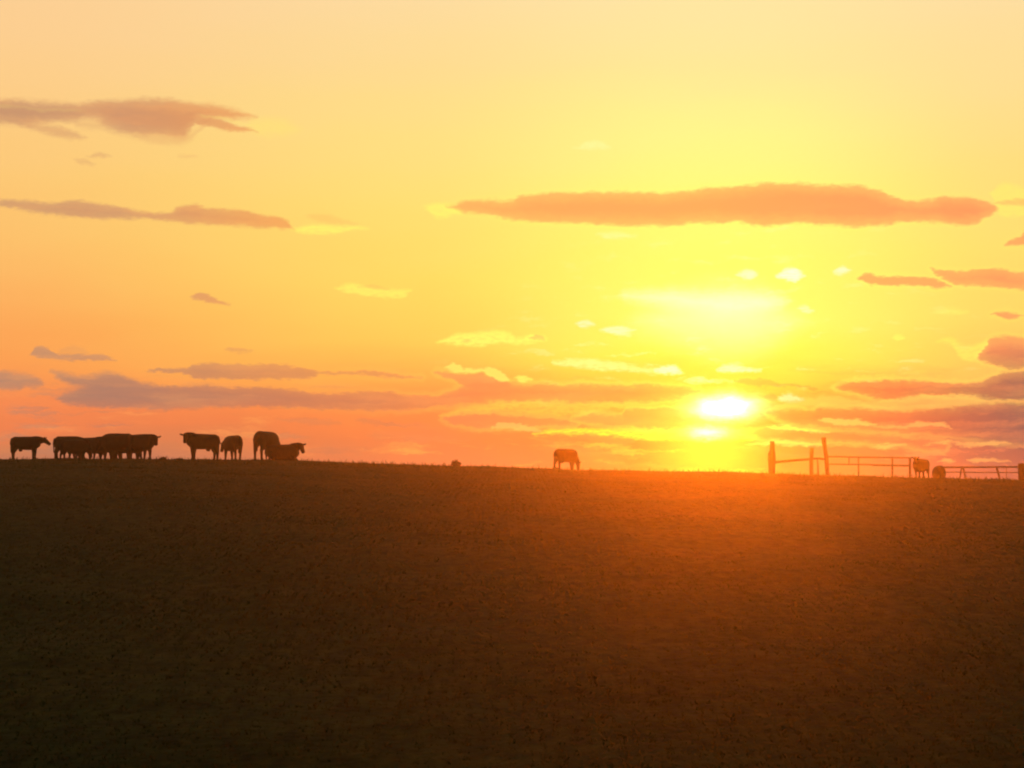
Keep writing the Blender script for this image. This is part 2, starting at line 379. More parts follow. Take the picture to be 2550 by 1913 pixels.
# ---- put the sky together
sky = mix(M('MULTIPLY', M('MULTIPLY', rim, near_sun), 0.34), sky, lin((255, 246, 110)))
cloud_col = ramp(AZ, az_of(-100), az_of(2400), [(az_of(-90), (170, 132, 114)), (az_of(150), (168, 124, 106)), (az_of(450), (178, 120, 98)), (az_of(800), (200, 122, 86)),
                 (az_of(1100), (228, 132, 76)), (az_of(1450), (226, 140, 70)), (az_of(1750), (184, 102, 62)), (az_of(2000), (138, 84, 72)), (az_of(2211), (100, 84, 86)), (az_of(2380), (94, 88, 88))])
cloud_hi = ramp(AZ, az_of(-100), az_of(2400), [(az_of(-90), (200, 150, 112)), (az_of(250), (208, 150, 110)), (az_of(600), (240, 160, 92)), (az_of(1000), (253, 170, 95)),
                (az_of(1500), (253, 170, 94)), (az_of(2000), (253, 158, 96)), (az_of(2300), (240, 150, 96))])
cloud_col = mix(smooth(EL, el_of(880), el_of(700)), cloud_col, cloud_hi)
# broken streaks: bright ones low down and round the sun, dull ones low down


def fibres(fx, fy, off, lo_, hi_):
    c_ = nd('ShaderNodeCombineXYZ')
    put(c_.inputs[0], M('MULTIPLY', AZW, fx))
    put(c_.inputs[1], M('MULTIPLY', ELW, fy))
    c_.inputs[2].default_value = off
    n_ = nd('ShaderNodeTexNoise')
    n_.inputs['Scale'].default_value = 1.0
    n_.inputs['Detail'].default_value = 7.0
    n_.inputs['Roughness'].default_value = 0.6
    NT.links.new(c_.outputs[0], n_.inputs['Vector'])
    return n_.outputs['Fac'], smooth(n_.outputs['Fac'], lo_, hi_)


low_sky = smooth(EL, el_of(760), el_of(900))
st_col = ramp(AZ, az_of(-100), az_of(2400), [(az_of(-90), (250, 150, 92)), (az_of(700), (254, 172, 90)), (az_of(1250), (254, 200, 80)), (az_of(1480), (254, 228, 84)), (az_of(1640), (254, 222, 84)), (az_of(1850), (236, 144, 84)), (az_of(2211), (236, 150, 104))])
sky = mix(M('MULTIPLY', fibres(0.42, 3.1, 1.3, 0.53, 0.72)[1], M('MULTIPLY', low_sky, 0.55)), sky, st_col)
wisp = M('MULTIPLY', fibres(0.75, 3.4, 5.1, 0.56, 0.70)[1], smooth(rr, 8.5, 1.5, 0.0, 0.5))
sky = mix(M('MULTIPLY', wisp, smooth(EL, el_of(900), el_of(780))), sky, lin((255, 255, 176)))
dull = M('MULTIPLY', fibres(0.36, 2.9, 8.7, 0.53, 0.68)[1], M('MULTIPLY', low_sky, 0.5))
dull = M('MULTIPLY', dull, smooth(rr, 1.0, 3.0))
mask = M('ADD', mask, M('MULTIPLY', dull, M('SUBTRACT', 1.0, mask)))
thick, _ = fibres(0.35, 3.2, 0.0, 0.5, 0.6)
# uneven thickness inside the cloud banks
cloud_col = mix(smooth(thick, 0.42, 0.70, 0.0, 0.24), cloud_col, lin((254, 172, 100)))



def background(colour, strength=1.0):
    b = nd('ShaderNodeBackground')
    put(b.inputs[0], colour)
    b.inputs[1].default_value = strength
    return b.outputs[0]


def mix_shader(f, a, b):
    n = nd('ShaderNodeMixShader')
    put(n.inputs[0], f)
    NT.links.new(a, n.inputs[1])
    NT.links.new(b, n.inputs[2])
    return n.outputs[0]


shade = mix_shader(mask, background(sky), background(cloud_col))
over, over_col = 0.0, lin(LATER[0][3])
for frame, top, bottom, colour, op, soft in LATER:
    m = smooth(cloud_field(frame, top, bottom), -0.4 * soft, 0.7 * soft, 0.0, op)
    over_col = mix(m, over_col, lin(colour))
    over = M('MAXIMUM', over, m)
shade = mix_shader(over, shade, background(over_col))

# the sun itself, flattened by the bands of cloud across it
sx = M('SUBTRACT', AZ, SUN_AZ)
sy = M('SUBTRACT', ELW, SUN_EL)


def blob(px, py, wx, wy, k):
    a, e = azel(px * S, py * S)
    ex = M('DIVIDE', M('SUBTRACT', AZW, a), wx)
    ey = M('DIVIDE', M('SUBTRACT', ELW, e), wy)
    r = M('ADD', M('MULTIPLY', ex, ex), M('MULTIPLY', ey, ey))
    return M('MULTIPLY', M('POWER', 2.718, M('MULTIPLY', r, -1.0)), k)


core = M('ADD', blob(1566, 880, 0.78, 0.30, 7.0), blob(1530, 934, 0.55, 0.17, 3.0))
cc = nd('ShaderNodeCombineColor')
put(cc.inputs[0], core)
put(cc.inputs[1], M('MULTIPLY', core, 0.72))
put(cc.inputs[2], M('MULTIPLY', core, 0.30))
gc = nd('ShaderNodeCombineColor')
halo = M('MULTIPLY_ADD', glow, 0.13, blob(1535, 955, 1.55, 1.5, 0.75))
put(gc.inputs[0], halo)
put(gc.inputs[1], M('MULTIPLY', halo, 0.85))
put(gc.inputs[2], M('MULTIPLY', halo, 0.03))
glare = mix(1.0, cc.outputs[0], gc.outputs[0], 'ADD')
add = nd('ShaderNodeAddShader')
NT.links.new(shade, add.inputs[0])
NT.links.new(background(glare), add.inputs[1])
shade = add.outputs[0]

# the rest of the dome, away from the sunset, is the plain dusk sky
nish = nd('ShaderNodeTexSky')
nish.sky_type = 'NISHITA'
nish.sun_disc = False
nish.sun_elevation = math.radians(SUN_EL)
nish.sun_rotation = math.radians(SUN_AZ)
bg2 = nd('ShaderNodeBackground')
bg2.inputs[1].default_value = 0.05
NT.links.new(nish.outputs[0], bg2.inputs[0])
away = M('MAXIMUM', smooth(M('ABSOLUTE', M('SUBTRACT', AZ, 2.0)), 24.0, 70.0), smooth(EL, 19.0, 50.0))
shade = mix_shader(away, shade, bg2.outputs[0])
wo = nd('ShaderNodeOutputWorld')
NT.links.new(shade, wo.inputs[0])
world.cycles.sampling_method = 'MANUAL'
world.cycles.sample_map_resolution = 512


# ------------------------------------------------------------------ helpers for objects
def tag(o, label=None, cat=None, group=None, kind=None):
    if label:
        o['label'] = label
    if cat:
        o['category'] = cat
    if group:
        o['group'] = group
    if kind:
        o['kind'] = kind
    return o


def link(name, me, mat, parent=None):
    o = bpy.data.objects.new(name, me)
    COL.objects.link(o)
    if mat:
        me.materials.append(mat)
    if parent:
        o.parent = parent
    return o


def empty(name, loc, rz=0.0):
    o = bpy.data.objects.new(name, None)
    COL.objects.link(o)
    o.location = loc
    o.rotation_euler = (0, 0, rz)
    o.empty_display_size = 0.3
    return o


def material(name, c1, c2, scale=6.0, rough=0.9, bump=0.0, spec=0.2, c3=None, detail=6.0, stretch=(1, 1, 1)):
    m = bpy.data.materials.new(name)
    m.use_nodes = True
    nt = m.node_tree
    b = nt.nodes['Principled BSDF']
    b.inputs['Roughness'].default_value = rough
    b.inputs['Specular IOR Level'].default_value = spec
    t = nt.nodes.new('ShaderNodeTexCoord')
    mp = nt.nodes.new('ShaderNodeMapping')
    mp.inputs['Scale'].default_value = stretch
    n = nt.nodes.new('ShaderNodeTexNoise')
    n.inputs['Scale'].default_value = scale
    n.inputs['Detail'].default_value = detail
    r = nt.nodes.new('ShaderNodeValToRGB')
    r.color_ramp.elements[0].position = 0.36
    r.color_ramp.elements[0].color = tuple(c1) + (1,)
    r.color_ramp.elements[1].position = 0.66
    r.color_ramp.elements[1].color = tuple(c2) + (1,)
    if c3:
        e = r.color_ramp.elements.new(0.52)
        e.color = tuple(c3) + (1,)
    nt.links.new(t.outputs['Object'], mp.inputs[0])
    nt.links.new(mp.outputs[0], n.inputs['Vector'])
    nt.links.new(n.outputs['Fac'], r.inputs[0])
    nt.links.new(r.outputs[0], b.inputs['Base Color'])
    if bump:
        bp = nt.nodes.new('ShaderNodeBump')
        bp.inputs['Strength'].default_value = bump
        bp.inputs['Distance'].default_value = 0.03
        nt.links.new(n.outputs['Fac'], bp.inputs['Height'])
        nt.links.new(bp.outputs[0], b.inputs['Normal'])
    return m


MAT_HIDE = material('dark_hide', (0.012, 0.009, 0.006), (0.026, 0.017, 0.010), 4.0, 0.8)
MAT_WOOD = material('weathered_wood', (0.06, 0.04, 0.025), (0.10, 0.07, 0.045), 9.0, 0.9, 0.5, stretch=(3, 3, 0.4))
MAT_TIMBER = material('dark_timber', (0.03, 0.018, 0.012), (0.08, 0.045, 0.03), 9.0, 0.9, 0.5, stretch=(3, 3, 0.4))
MAT_PIPE = material('rusty_pipe', (0.05, 0.025, 0.015), (0.10, 0.055, 0.035), 12.0, 0.7, 0.2)
MAT_WEED = material('weed_leaf', (0.03, 0.035, 0.012), (0.07, 0.065, 0.02), 8.0, 0.8)
MAT_GRASS = material('pasture_grass', (0.040, 0.062, 0.002), (0.092, 0.088, 0.006), 0.55, 0.9, spec=0.05, c3=(0.062, 0.075, 0.003))

# ------------------------------------------------------------------ terrain
RIDGE = 90.0
B_ = EYE / RIDGE ** 2
PR = [(-700, 1144), (0, 1146), (420, 1144.5), (620, 1147), (800, 1151), (1060, 1160), (1155, 1163), (1480, 1173), (1860, 1180), (2210, 1190.5), (2350, 1194), (2550, 1198.5), (3200, 1214)]
_rx, _rt = [], []
for px_, py_ in PR:
    d_ = ray(px_, py_)
    _rx.append(d_.x / d_.y * RIDGE)
    _rt.append(d_.z / d_.y)
_rx, _rt = np.array(_rx), np.array(_rt)
_fine = np.linspace(_rx[0], _rx[-1], 600)
_ft = np.interp(_fine, _rx, _rt)
_k = np.hanning(25)
_ft = np.convolve(np.pad(_ft, 12, mode='edge'), _k / _k.sum(), mode='valid')


def bumps(x, y):
    r = 0
    for i, (amp, wl) in enumerate(((0.028, 9.0), (0.022, 4.3), (0.016, 2.1), (0.010, 0.95))):
        a = 0.7 + 1.9 * i
        for j in range(3):
            t = a + j * 2.094
            r = r + amp * 0.6 * np.sin((x * math.cos(t) + y * math.sin(t)) * 6.283 / (wl * (1 + 0.23 * j)) + 1.7 * i + 2.9 * j
                                       + 1.1 * np.sin((x * math.sin(t) - y * math.cos(t)) * 6.283 / (wl * 2.7)))
    return r


def terrain(x, y, rough=True):
    x, y = np.asarray(x, float), np.asarray(y, float)
    te = np.interp(x, _fine, _ft)
    a = te + 2 * B_ * RIDGE
    yc = np.clip(y, 0, None)
    ys = 104.0
    yp = np.minimum(yc, ys)
    z = a * yp - B_ * yp ** 2
    t = np.clip(yc - ys, 0, None)
    z = z + (a - 2 * B_ * ys) * 9.0 * (1 - np.exp(-t / 9.0)) - 2.2e-4 * t ** 2
    z = np.where(y < 0, 0.02 * y, z)
    if rough:
        z = z + bumps(x, y) * np.clip(y / 25.0, 0.25, 1.0) * 0.9
    return z


def zt(x, y):
    return float(terrain(x, y))


def spaced(stops):
    out = []
    for (a, b, s) in stops:
        out += list(np.linspace(a, b, max(2, int(round((b - a) / s))), endpoint=False))
    return np.array(out + [stops[-1][1]])


gx = spaced([(-240, -120, 15), (-120, -55, 2.5), (-55, 55, 0.3), (55, 120, 2.5), (120, 240, 15)])
gy = spaced([(-40, 0, 4), (0, 60, 0.3), (60, 120, 0.4), (120, 180, 3), (180, 250, 8)])
XX, YY = np.meshgrid(gx, gy)
ZZ = terrain(XX, YY)
nx, ny = len(gx), len(gy)
co = np.stack([XX, YY, ZZ], -1).reshape(-1, 3)
idx = np.arange(nx * ny).reshape(ny, nx)
quads = np.stack([idx[:-1, :-1], idx[:-1, 1:], idx[1:, 1:], idx[1:, :-1]], -1).reshape(-1, 4)


def fast_mesh(name, co, faces, smooth_shade=False):
    me = bpy.data.meshes.new(name)
    k = faces.shape[1]
    me.vertices.add(len(co))
    me.vertices.foreach_set('co', co.astype(np.float32).ravel())
    me.loops.add(faces.size)
    me.loops.foreach_set('vertex_index', faces.astype(np.int32).ravel())
    me.polygons.add(len(faces))
    me.polygons.foreach_set('loop_start', np.arange(0, faces.size, k, dtype=np.int32))
    me.polygons.foreach_set('loop_total', np.full(len(faces), k, dtype=np.int32))
    if smooth_shade:
        me.polygons.foreach_set('use_smooth', np.ones(len(faces), dtype=bool))
    me.update(calc_edges=True)
    return me


def ground_material():
    m = bpy.data.materials.new('pasture_turf')
    m.use_nodes = True
    nt = m.node_tree
    b = nt.nodes['Principled BSDF']
    b.inputs['Roughness'].default_value = 0.95
    b.inputs['Specular IOR Level'].default_value = 0.1
    t = nt.nodes.new('ShaderNodeTexCoord')

    def noise(scale, detail, stretch=(1, 1, 1)):
        mp = nt.nodes.new('ShaderNodeMapping')
        mp.inputs['Scale'].default_value = stretch
        nt.links.new(t.outputs['Object'], mp.inputs[0])
        n = nt.nodes.new('ShaderNodeTexNoise')
        n.inputs['Scale'].default_value = scale
        n.inputs['Detail'].default_value = detail
        nt.links.new(mp.outputs[0], n.inputs['Vector'])
        return n.outputs['Fac']

    def rmp(f, stops):
        r = nt.nodes.new('ShaderNodeValToRGB')
        while len(r.color_ramp.elements) < len(stops):
            r.color_ramp.elements.new(0.5)
        for e, (p, c) in zip(r.color_ramp.elements, stops):
            e.position, e.color = p, tuple(c) + (1,)
        nt.links.new(f, r.inputs[0])
        return r.outputs[0]

    big = rmp(noise(0.28, 6), [(0.3, (0.038, 0.060, 0.002)), (0.5, (0.058, 0.072, 0.003)), (0.7, (0.084, 0.080, 0.004))])
    fine = rmp(noise(5.0, 8, (1, 0.5, 1)), [(0.34, (0.6, 0.6, 0.6)), (0.7, (1.3, 1.3, 1.3))])
    mx = nt.nodes.new('ShaderNodeMix')
    mx.data_type, mx.blend_type = 'RGBA', 'MULTIPLY'
    mx.inputs[0].default_value = 0.9
    nt.links.new(big, mx.inputs[6])
    nt.links.new(fine, mx.inputs[7])
    nt.links.new(mx.outputs[2], b.inputs['Base Color'])
    bp = nt.nodes.new('ShaderNodeBump')
    bp.inputs['Strength'].default_value = 0.8
    bp.inputs['Distance'].default_value = 0.06
    nt.links.new(noise(7.0, 8), bp.inputs['Height'])
    nt.links.new(bp.outputs[0], b.inputs['Normal'])
    return m


ground = link('ground', fast_mesh('ground', co, quads, True), ground_material())
tag(ground, 'dim brown and olive pasture rising to a long ridge', 'pasture', kind='structure')

# ------------------------------------------------------------------ grass
NB = 600000
yy = 10 + (106 - 10) * rng.random(NB) ** 1.35
xx = (rng.random(NB) * 2 - 1) * (0.34 * yy + 4.0)
# blades gather in tufts
tx, ty = np.round(xx / 0.16) * 0.16, np.round(yy / 0.16) * 0.16
hsh = np.modf(np.abs(np.sin(tx * 127.1 + ty * 311.7) * 43758.5453))[0]
hsh2 = np.modf(np.abs(np.sin(tx * 269.5 + ty * 183.3) * 43758.5453))[0]
xx = xx + (tx + (hsh - 0.5) * 0.16 - xx) * 0.3
yy = yy + (ty + (hsh2 - 0.5) * 0.16 - yy) * 0.3
patch = 0.5 + 0.5 * np.sin(xx * 0.55 + 1.3 * np.sin(yy * 0.31)) * np.sin(yy * 0.43 + 1.1 * np.sin(xx * 0.27))
hh = (0.014 + 0.022 * rng.random(NB)) * (0.7 + 0.7 * hsh ** 3 + 0.5 * patch)
tall = (rng.random(NB) < 0.05) & (yy > 70) & (hsh > 0.55)
hh = np.where(tall, hh * 4.4, hh)
ww = (0.0035 + 0.004 * rng.random(NB)) * (1 + yy / 40.0)
th = rng.random(NB) * 6.283
ln = (0.25 + 0.9 * rng.random(NB)) * hh
ld = rng.random(NB) * 6.283
zz = terrain(xx, yy) - 0.012
c, s = np.cos(th) * ww, np.sin(th) * ww
lx, ly = np.cos(ld) * ln, np.sin(ld) * ln
v0 = np.stack([xx - c, yy - s, zz], -1)
v1 = np.stack([xx + c, yy + s, zz], -1)
v2 = np.stack([xx + c * 0.7 + lx * 0.35, yy + s * 0.7 + ly * 0.35, zz + hh * 0.62], -1)
v3 = np.stack([xx - c * 0.7 + lx * 0.35, yy - s * 0.7 + ly * 0.35, zz + hh * 0.62], -1)
v4 = np.stack([xx + c * 0.12 + lx, yy + s * 0.12 + ly, zz + hh], -1)
v5 = np.stack([xx - c * 0.12 + lx, yy - s * 0.12 + ly, zz + hh], -1)
gco = np.stack([v0, v1, v2, v3, v4, v5], 1).reshape(-1, 3)
bi = np.arange(NB)[:, None] * 6
gf = np.concatenate([bi + np.array([[0, 1, 2, 3]]), bi + np.array([[3, 2, 4, 5]])], 0)
grass = link('grass', fast_mesh('grass', gco, gf), MAT_GRASS)
tag(grass, 'short cropped pasture grass all over the hillside', 'grass', kind='stuff')


# ------------------------------------------------------------------ lofted shapes
def loft(bm, path, seg=14, power=2.0, up=Vector((0, 0, 1))):
    """path: list of (point, radius along 'up' side, radius sideways)"""
    pts = [Vector(p[0]) for p in path]
    rings = []
    for i, (p, ra, rb) in enumerate(path):
        if i == 0:
            t = pts[1] - pts[0]
        elif i == len(pts) - 1:
            t = pts[-1] - pts[-2]
        else:
            t = (pts[i + 1] - pts[i]).normalized() + (pts[i] - pts[i - 1]).normalized()
        t.normalize()
        u = up - t * up.dot(t)
        if u.length < 0.15:
            u = Vector((1, 0, 0)) - t * t.x
        u.normalize()
        sde = t.cross(u)
        ring = []
        for k in range(seg):
            a = 2 * math.pi * k / seg
            ca, sa = math.cos(a), math.sin(a)
            ca = math.copysign(abs(ca) ** (2 / power), ca)
            sa = math.copysign(abs(sa) ** (2 / power), sa)
            ring.append(bm.verts.new(pts[i] + u * (ca * ra) + sde * (sa * rb)))
        rings.append(ring)
    for a, b in zip(rings, rings[1:]):
        for k in range(seg):
            bm.faces.new((a[k], a[(k + 1) % seg], b[(k + 1) % seg], b[k]))
    bm.faces.new(list(reversed(rings[0])))
    bm.faces.new(rings[-1])


XUP, YUP = Vector((1, 0, 0)), Vector((0, 1, 0))


def finish(bm, voxel, sm=2):
    """fuse overlapping closed lofts into one continuous smooth surface"""
    bmesh.ops.recalc_face_normals(bm, faces=bm.faces)
    me = bpy.data.meshes.new('loft')
    bm.to_mesh(me)
    bm.free()
    o = bpy.data.objects.new('loft', me)
    COL.objects.link(o)
    r = o.modifiers.new('remesh', 'REMESH')
    r.mode = 'VOXEL'
    r.voxel_size = voxel
    if sm:
        s_ = o.modifiers.new('smooth', 'SMOOTH')
        s_.iterations = sm
        s_.factor = 0.5
    dg = bpy.context.evaluated_depsgraph_get()
    dg.update()
    out = bpy.data.meshes.new_from_object(o.evaluated_get(dg))
    bpy.data.objects.remove(o)
    bpy.data.meshes.remove(me)
    for p in out.polygons:
        p.use_smooth = True
    return out


def cow_mesh(pose='stand', poll=(1.02, 0.0, 1.36), muzzle=(1.0, 0.0, -0.65), stride=0.0, girth=1.0, ears=0.1, tail=0.0, pw=2.5, tuck=False):
    """faces +X, feet at z = 0; poll = crown of the head, muzzle = direction from the poll to the nose"""
    bm = bmesh.new()
    dz = -0.50 if pose == 'lie' else 0.0
    g = girth
    body = [(-0.83, 1.10, .10, .09), (-0.79, 1.08, .22, .19), (-0.66, 1.06, .30, .27), (-0.42, 1.02, .335, .31), (-0.10, .975, .385, .35),
            (0.20, .97, .39, .34), (0.44, .995, .37, .29), (0.60, 1.035, .31, .24), (0.72, 1.06, .22, .18)]
    loft(bm, [((x * 1.08, 0, z + dz), a * g if g > 1 else a, b * g) for x, z, a, b in body], 20, pw)
    P = Vector(poll) + Vector((0, 0, dz * (0.82 if pose == 'lie' else 0)))
    mdir = Vector(muzzle).normalized()
    base = Vector((0.42, 0, 1.10 + dz))
    mid = base.lerp(P, 0.55) + Vector((0.02, 0, 0.0 if P.z > 0.9 + dz else 0.06))
    loft(bm, [(base, .20, .28), (base.lerp(mid, .55), .175, .27), (mid, .15, .225), (P - mdir * 0.02 + Vector((0, 0, -.05)), .125, .165)], 16, 2.0, YUP)
    up = Vector((0, 0, 1)) if abs(mdir.z) < 0.9 else Vector((1, 0, 0))
    loft(bm, [(P - mdir * .08, .07, .07), (P, .125, .115), (P + mdir * .14, .14, .12), (P + mdir * .26, .115, .095), (P + mdir * .37, .10, .088), (P + mdir * .45, .092, .088), (P + mdir * .485, .06, .06)], 14, 2.2, up)
    side = mdir.cross(Vector((0, 0, 1)))
    if side.length < 0.2:
        side = Vector((0, 1, 0))
    side.normalize()
    hup = side.cross(mdir)
    if hup.z < 0 and abs(hup.z) > 0.2:
        hup = -hup
    for sg in (-1, 1):
        b = P + side * (sg * .09) + mdir * 0.03
        e = side * sg + hup * ears - mdir * 0.25
        e.normalize()
        loft(bm, [(b, .045, .05), (b + e * .09, .08, .036), (b + e * .16, .08, .036), (b + e * .23, .04, .03)], 8, 2.0, hup)
    if pose == 'lie':
        for sg in () if tuck else (-1, 1):
            loft(bm, [((0.35, .17 * sg, .38), .14, .13), ((0.58, .2 * sg, .14), .09, .09), ((0.70, .19 * sg, .08), .07, .065), ((0.45, .2 * sg, .06), .05, .05), ((0.32, .2 * sg, .05), .05, .05)], 10, 2.0, YUP)
            loft(bm, [((-.58, .2 * sg, .40), .24, .17), ((-.38, .30 * sg, .22), .2, .13), ((-.22, .36 * sg, .11), .09, .08), ((-.45, .38 * sg, .07), .055, .055), ((-.2, .4 * sg, .05), .05, .05)], 10, 2.0, YUP)
    else:
        for sg in (-1, 1):
            o = stride * sg
            loft(bm, [((.45, .15 * sg, .86), .17, .13), ((.46 + o * .3, .16 * sg, .62), .115, .10), ((.47 + o * .6, .16 * sg, .42), .08, .075), ((.46 + o * .8, .16 * sg, .24), .06, .058),
                      ((.47 + o, .16 * sg, .11), .064, .06), ((.50 + o, .16 * sg, .04), .074, .066), ((.50 + o, .16 * sg, 0), .076, .068)], 10, 2.0, XUP)
            q = -stride * sg
            loft(bm, [((-.66, .15 * sg, 1.0), .21, .16), ((-.64 + q * .2, .17 * sg, .74), .18, .13), ((-.70 + q * .5, .17 * sg, .55), .115, .09), ((-.745 + q * .6, .16 * sg, .45), .085, .075),
                      ((-.735 + q * .8, .16 * sg, .25), .065, .06), ((-.73 + q, .16 * sg, .11), .065, .06), ((-.70 + q, .16 * sg, .04), .074, .066), ((-.70 + q, .16 * sg, 0), .076, .068)], 10, 2.0, XUP)
        loft(bm, [((-.42, 0, .66), .05, .09), ((-.34, 0, .58), .11, .12), ((-.22, 0, .58), .07, .1)], 10)
    tz = 0.42 if pose != 'lie' else 0.12
    loft(bm, [((-.82, 0, 1.27 + dz), .05, .05), ((-.90, tail * .3, 1.14 + dz), .035, .035), ((-.885, tail * .7, (1.16 + dz + tz) / 2), .032, .032), ((-.86, tail, tz + .1), .045, .045), ((-.84, tail, tz), .035, .035)], 8, 2.0, XUP)
    return finish(bm, 0.024, 3)


def at(px, dist):
    """ground point seen in a column of the photograph at a distance"""
    u = (px - W0 / 2) / F
    x = dist * u / (math.cos(PITCH) - (H0 / 2 - 1165) / F * math.sin(PITCH))
    return x, dist


def cow(px, dist, heading, tall, label, sink=0.03, **kw):
    """tall = height of the back as pixels of the photograph at that distance"""
    size = tall * dist / F / (0.86 if kw.get('pose') == 'lie' else 0.97 + 0.39 * kw.get('girth', 1.0))
    o = link('cow', cow_mesh(**kw), MAT_HIDE)
    x, y = at(px, dist)
    zs = [zt(x + a * math.cos(math.radians(heading)), y + a * math.sin(math.radians(heading))) for a in (-.6, 0, .5)]
    o.location = (x, y, min(zs) - sink)
    o.rotation_euler = (0, 0, math.radians(heading))
    o.scale = (size,) * 3
    return tag(o, label, 'cow', 'dark cattle along the ridge')


cow(64, 88, 0, 59, 'dark cow standing sideways at the far left end of the herd, facing the bunched cows', poll=(1.0, 0, 1.18), muzzle=(1, 0, -.75), stride=0.02, ears=1.3)
cow(172, 89, 10, 61, 'hindmost dark cow of the tight bunch, its rump just ahead of the lone left cow', poll=(1.0, 0.1, 1.1), muzzle=(.5, .2, -1), stride=0.07, girth=1.12, sink=.09)
cow(196, 93, 165, 61, 'dark cow inside the tight bunch with one ear poking above its backs', poll=(.74, 0.1, 1.40), muzzle=(.4, .2, -.9), ears=1.6, stride=.09, girth=1.27, sink=.09)
cow(184, 86, 24, 55, 'low dark cow with hanging head near the left of the tight bunch', poll=(.98, .1, .75), muzzle=(.3, 0, -1), stride=.13, girth=1.16, sink=.09)
cow(236, 91, 8, 61, 'dark cow half hidden at the back of the left half of the tight bunch', poll=(.9, .1, 1.0), muzzle=(.3, 0, -1), stride=.13, girth=1.27, sink=.09)
cow(256, 88, 150, 62, 'dark cow in the middle of the tight bunch, head hidden among the others', poll=(1.0, .1, 1.0), muzzle=(.3, 0, -1), stride=.1, girth=1.27, sink=.09)
cow(290, 86, 168, 70, 'tall dark cow in the tight bunch with its back above those behind it', poll=(.95, -.1, 1.0), muzzle=(.4, 0, -.9), stride=.09, girth=1.14, sink=.09)
cow(313, 93, 160, 65, 'dark cow furthest back in the tight bunch, behind the tall one', poll=(.9, .1, 1.0), muzzle=(.3, 0, -1), stride=.09, girth=1.27, sink=.09)
cow(326, 90, 20, 67, 'dark cow at the back of the right half of the tight bunch', poll=(.9, .1, 1.0), muzzle=(.3, 0, -.9), stride=.12, girth=1.27, sink=.09)
cow(349, 86, -30, 69, 'front dark cow of the tight bunch, head out and ear pointing ahead', poll=(.94, .02, 1.24), muzzle=(.40, -.25, -1.0), stride=.05, ears=.1, girth=1.12, sink=.09)
cow(503, 88, 212, 68, 'dark cow with head up and ears out, back to the bunch, daylight under its belly', poll=(.92, .10, 1.29), muzzle=(.28, .42, -.9), ears=.05, stride=.02)
cow(578, 90, 122, 65, 'dark round-backed cow, rump out to the right, close behind the cow with ears out', poll=(.95, .1, 1.0), muzzle=(.4, .1, -1), stride=.08, girth=1.08, pw=2.1)
cow(664, 88, 66, 74, 'dark cow seen end-on from behind, humped above the one lying at its side', poll=(.92, -.1, .62), muzzle=(.2, 0, -1), girth=1.05, stride=.03, pw=1.9)
cow(704, 87, -14, 44, 'low dark cow lying down with head up beside the end-on cow', pose='lie', poll=(.92, -.04, 1.24), muzzle=(.50, -.35, -.9), ears=.3, sink=.09)
cow(1410, 91, 38, 56, 'lone dark cow grazing head down in the middle of the ridge', poll=(.88, -.08, .56), muzzle=(.06, 0, -1), stride=.08, girth=1.08)
cow(2293, 92, 230, 52, 'dark cow turned towards us with ears out in front of the pipe fence', poll=(.86, .04, 1.44), muzzle=(.50, .36, -.8), ears=.8, stride=.09, girth=1.2, sink=.06)
cow(2338, 91, 82, 38, 'low egg-shaped dark cow lying with its back to us by the pipe fence', pose='lie', poll=(.70, 0, 1.0), muzzle=(1, 0, -.5), ears=-.6, pw=2.1, tuck=True, girth=1.1, sink=.12)


# ------------------------------------------------------------------ fences
def pole(path, seg=10, jit=0.0):
    bm = bmesh.new()
    loft(bm, [(Vector(p), r, r) for p, r in path], seg)
    if jit:
        for v in bm.verts:
            v.co += Vector((random.uniform(-1, 1), random.uniform(-1, 1), random.uniform(-.3, .3))) * jit
    bmesh.ops.recalc_face_normals(bm, faces=bm.faces)
    bm.verts.ensure_lookup_table()
    me = bpy.data.meshes.new('pole')
    bm.to_mesh(me)
    bm.free()
    for p in me.polygons:
        p.use_smooth = len(p.vertices) == 4
    return me


PXM = 4446.0          # pixels of the photograph per radian


def pt(px, py, dist):
    d = ray(px, py)
    return Vector((d.x / d.y * dist, dist, EYE + d.z / d.y * dist))


D1 = 92.0
R1 = D1 / F            # metres per photograph pixel there
gx0, gy0 = at(1985, D1)
brace = tag(empty('brace_fence', (gx0, gy0, zt(gx0, gy0))), 'old wooden post and rail brace standing against the glow below the sun', 'fence')


def part(name, me, mat, root, label=None):
    me.transform(Matrix.Translation(-root.location))
    o = link(name, me, mat, root)
    if label:
        o['label'] = label
    return o


def rooted(px, pyb, dist):
    p = pt(px, pyb, dist)
    p.z = zt(p.x, p.y) - 0.15
    return p


b0 = rooted(1922, 1182, D1)
part('post', pole([(b0, 8.5 * R1), (pt(1922, 1165, D1), 8.2 * R1), (pt(1922, 1145, D1), 9.5 * R1), (pt(1922, 1130, D1), 9.0 * R1), (pt(1923, 1122, D1), 6.6 * R1), (pt(1923, 1108, D1), 6.0 * R1), (pt(1923, 1099, D1), 5.8 * R1)], 10, .008), MAT_WOOD, brace, 'thick-bottomed wooden post')
b1 = rooted(2020.5, 1187, D1)
part('post', pole([(b1, 4.8 * R1), (pt(2020.5, 1150, D1), 4.7 * R1), (pt(2021, 1132, D1), 4.8 * R1), (pt(2022, 1115.5, D1), 5.0 * R1)], 10, .006), MAT_WOOD, brace, 'short wooden post')
b2 = rooted(2061, 1189, D1)
part('post', pole([(b2, 4.6 * R1), (pt(2059.5, 1165, D1), 5.2 * R1), (pt(2057.5, 1138, D1), 5.4 * R1), (pt(2054, 1115, D1), 5.0 * R1), (pt(2052, 1102, D1), 5.4 * R1), (pt(2051, 1089.5, D1), 5.8 * R1)], 10, .006), MAT_WOOD, brace, 'tall leaning wooden post')
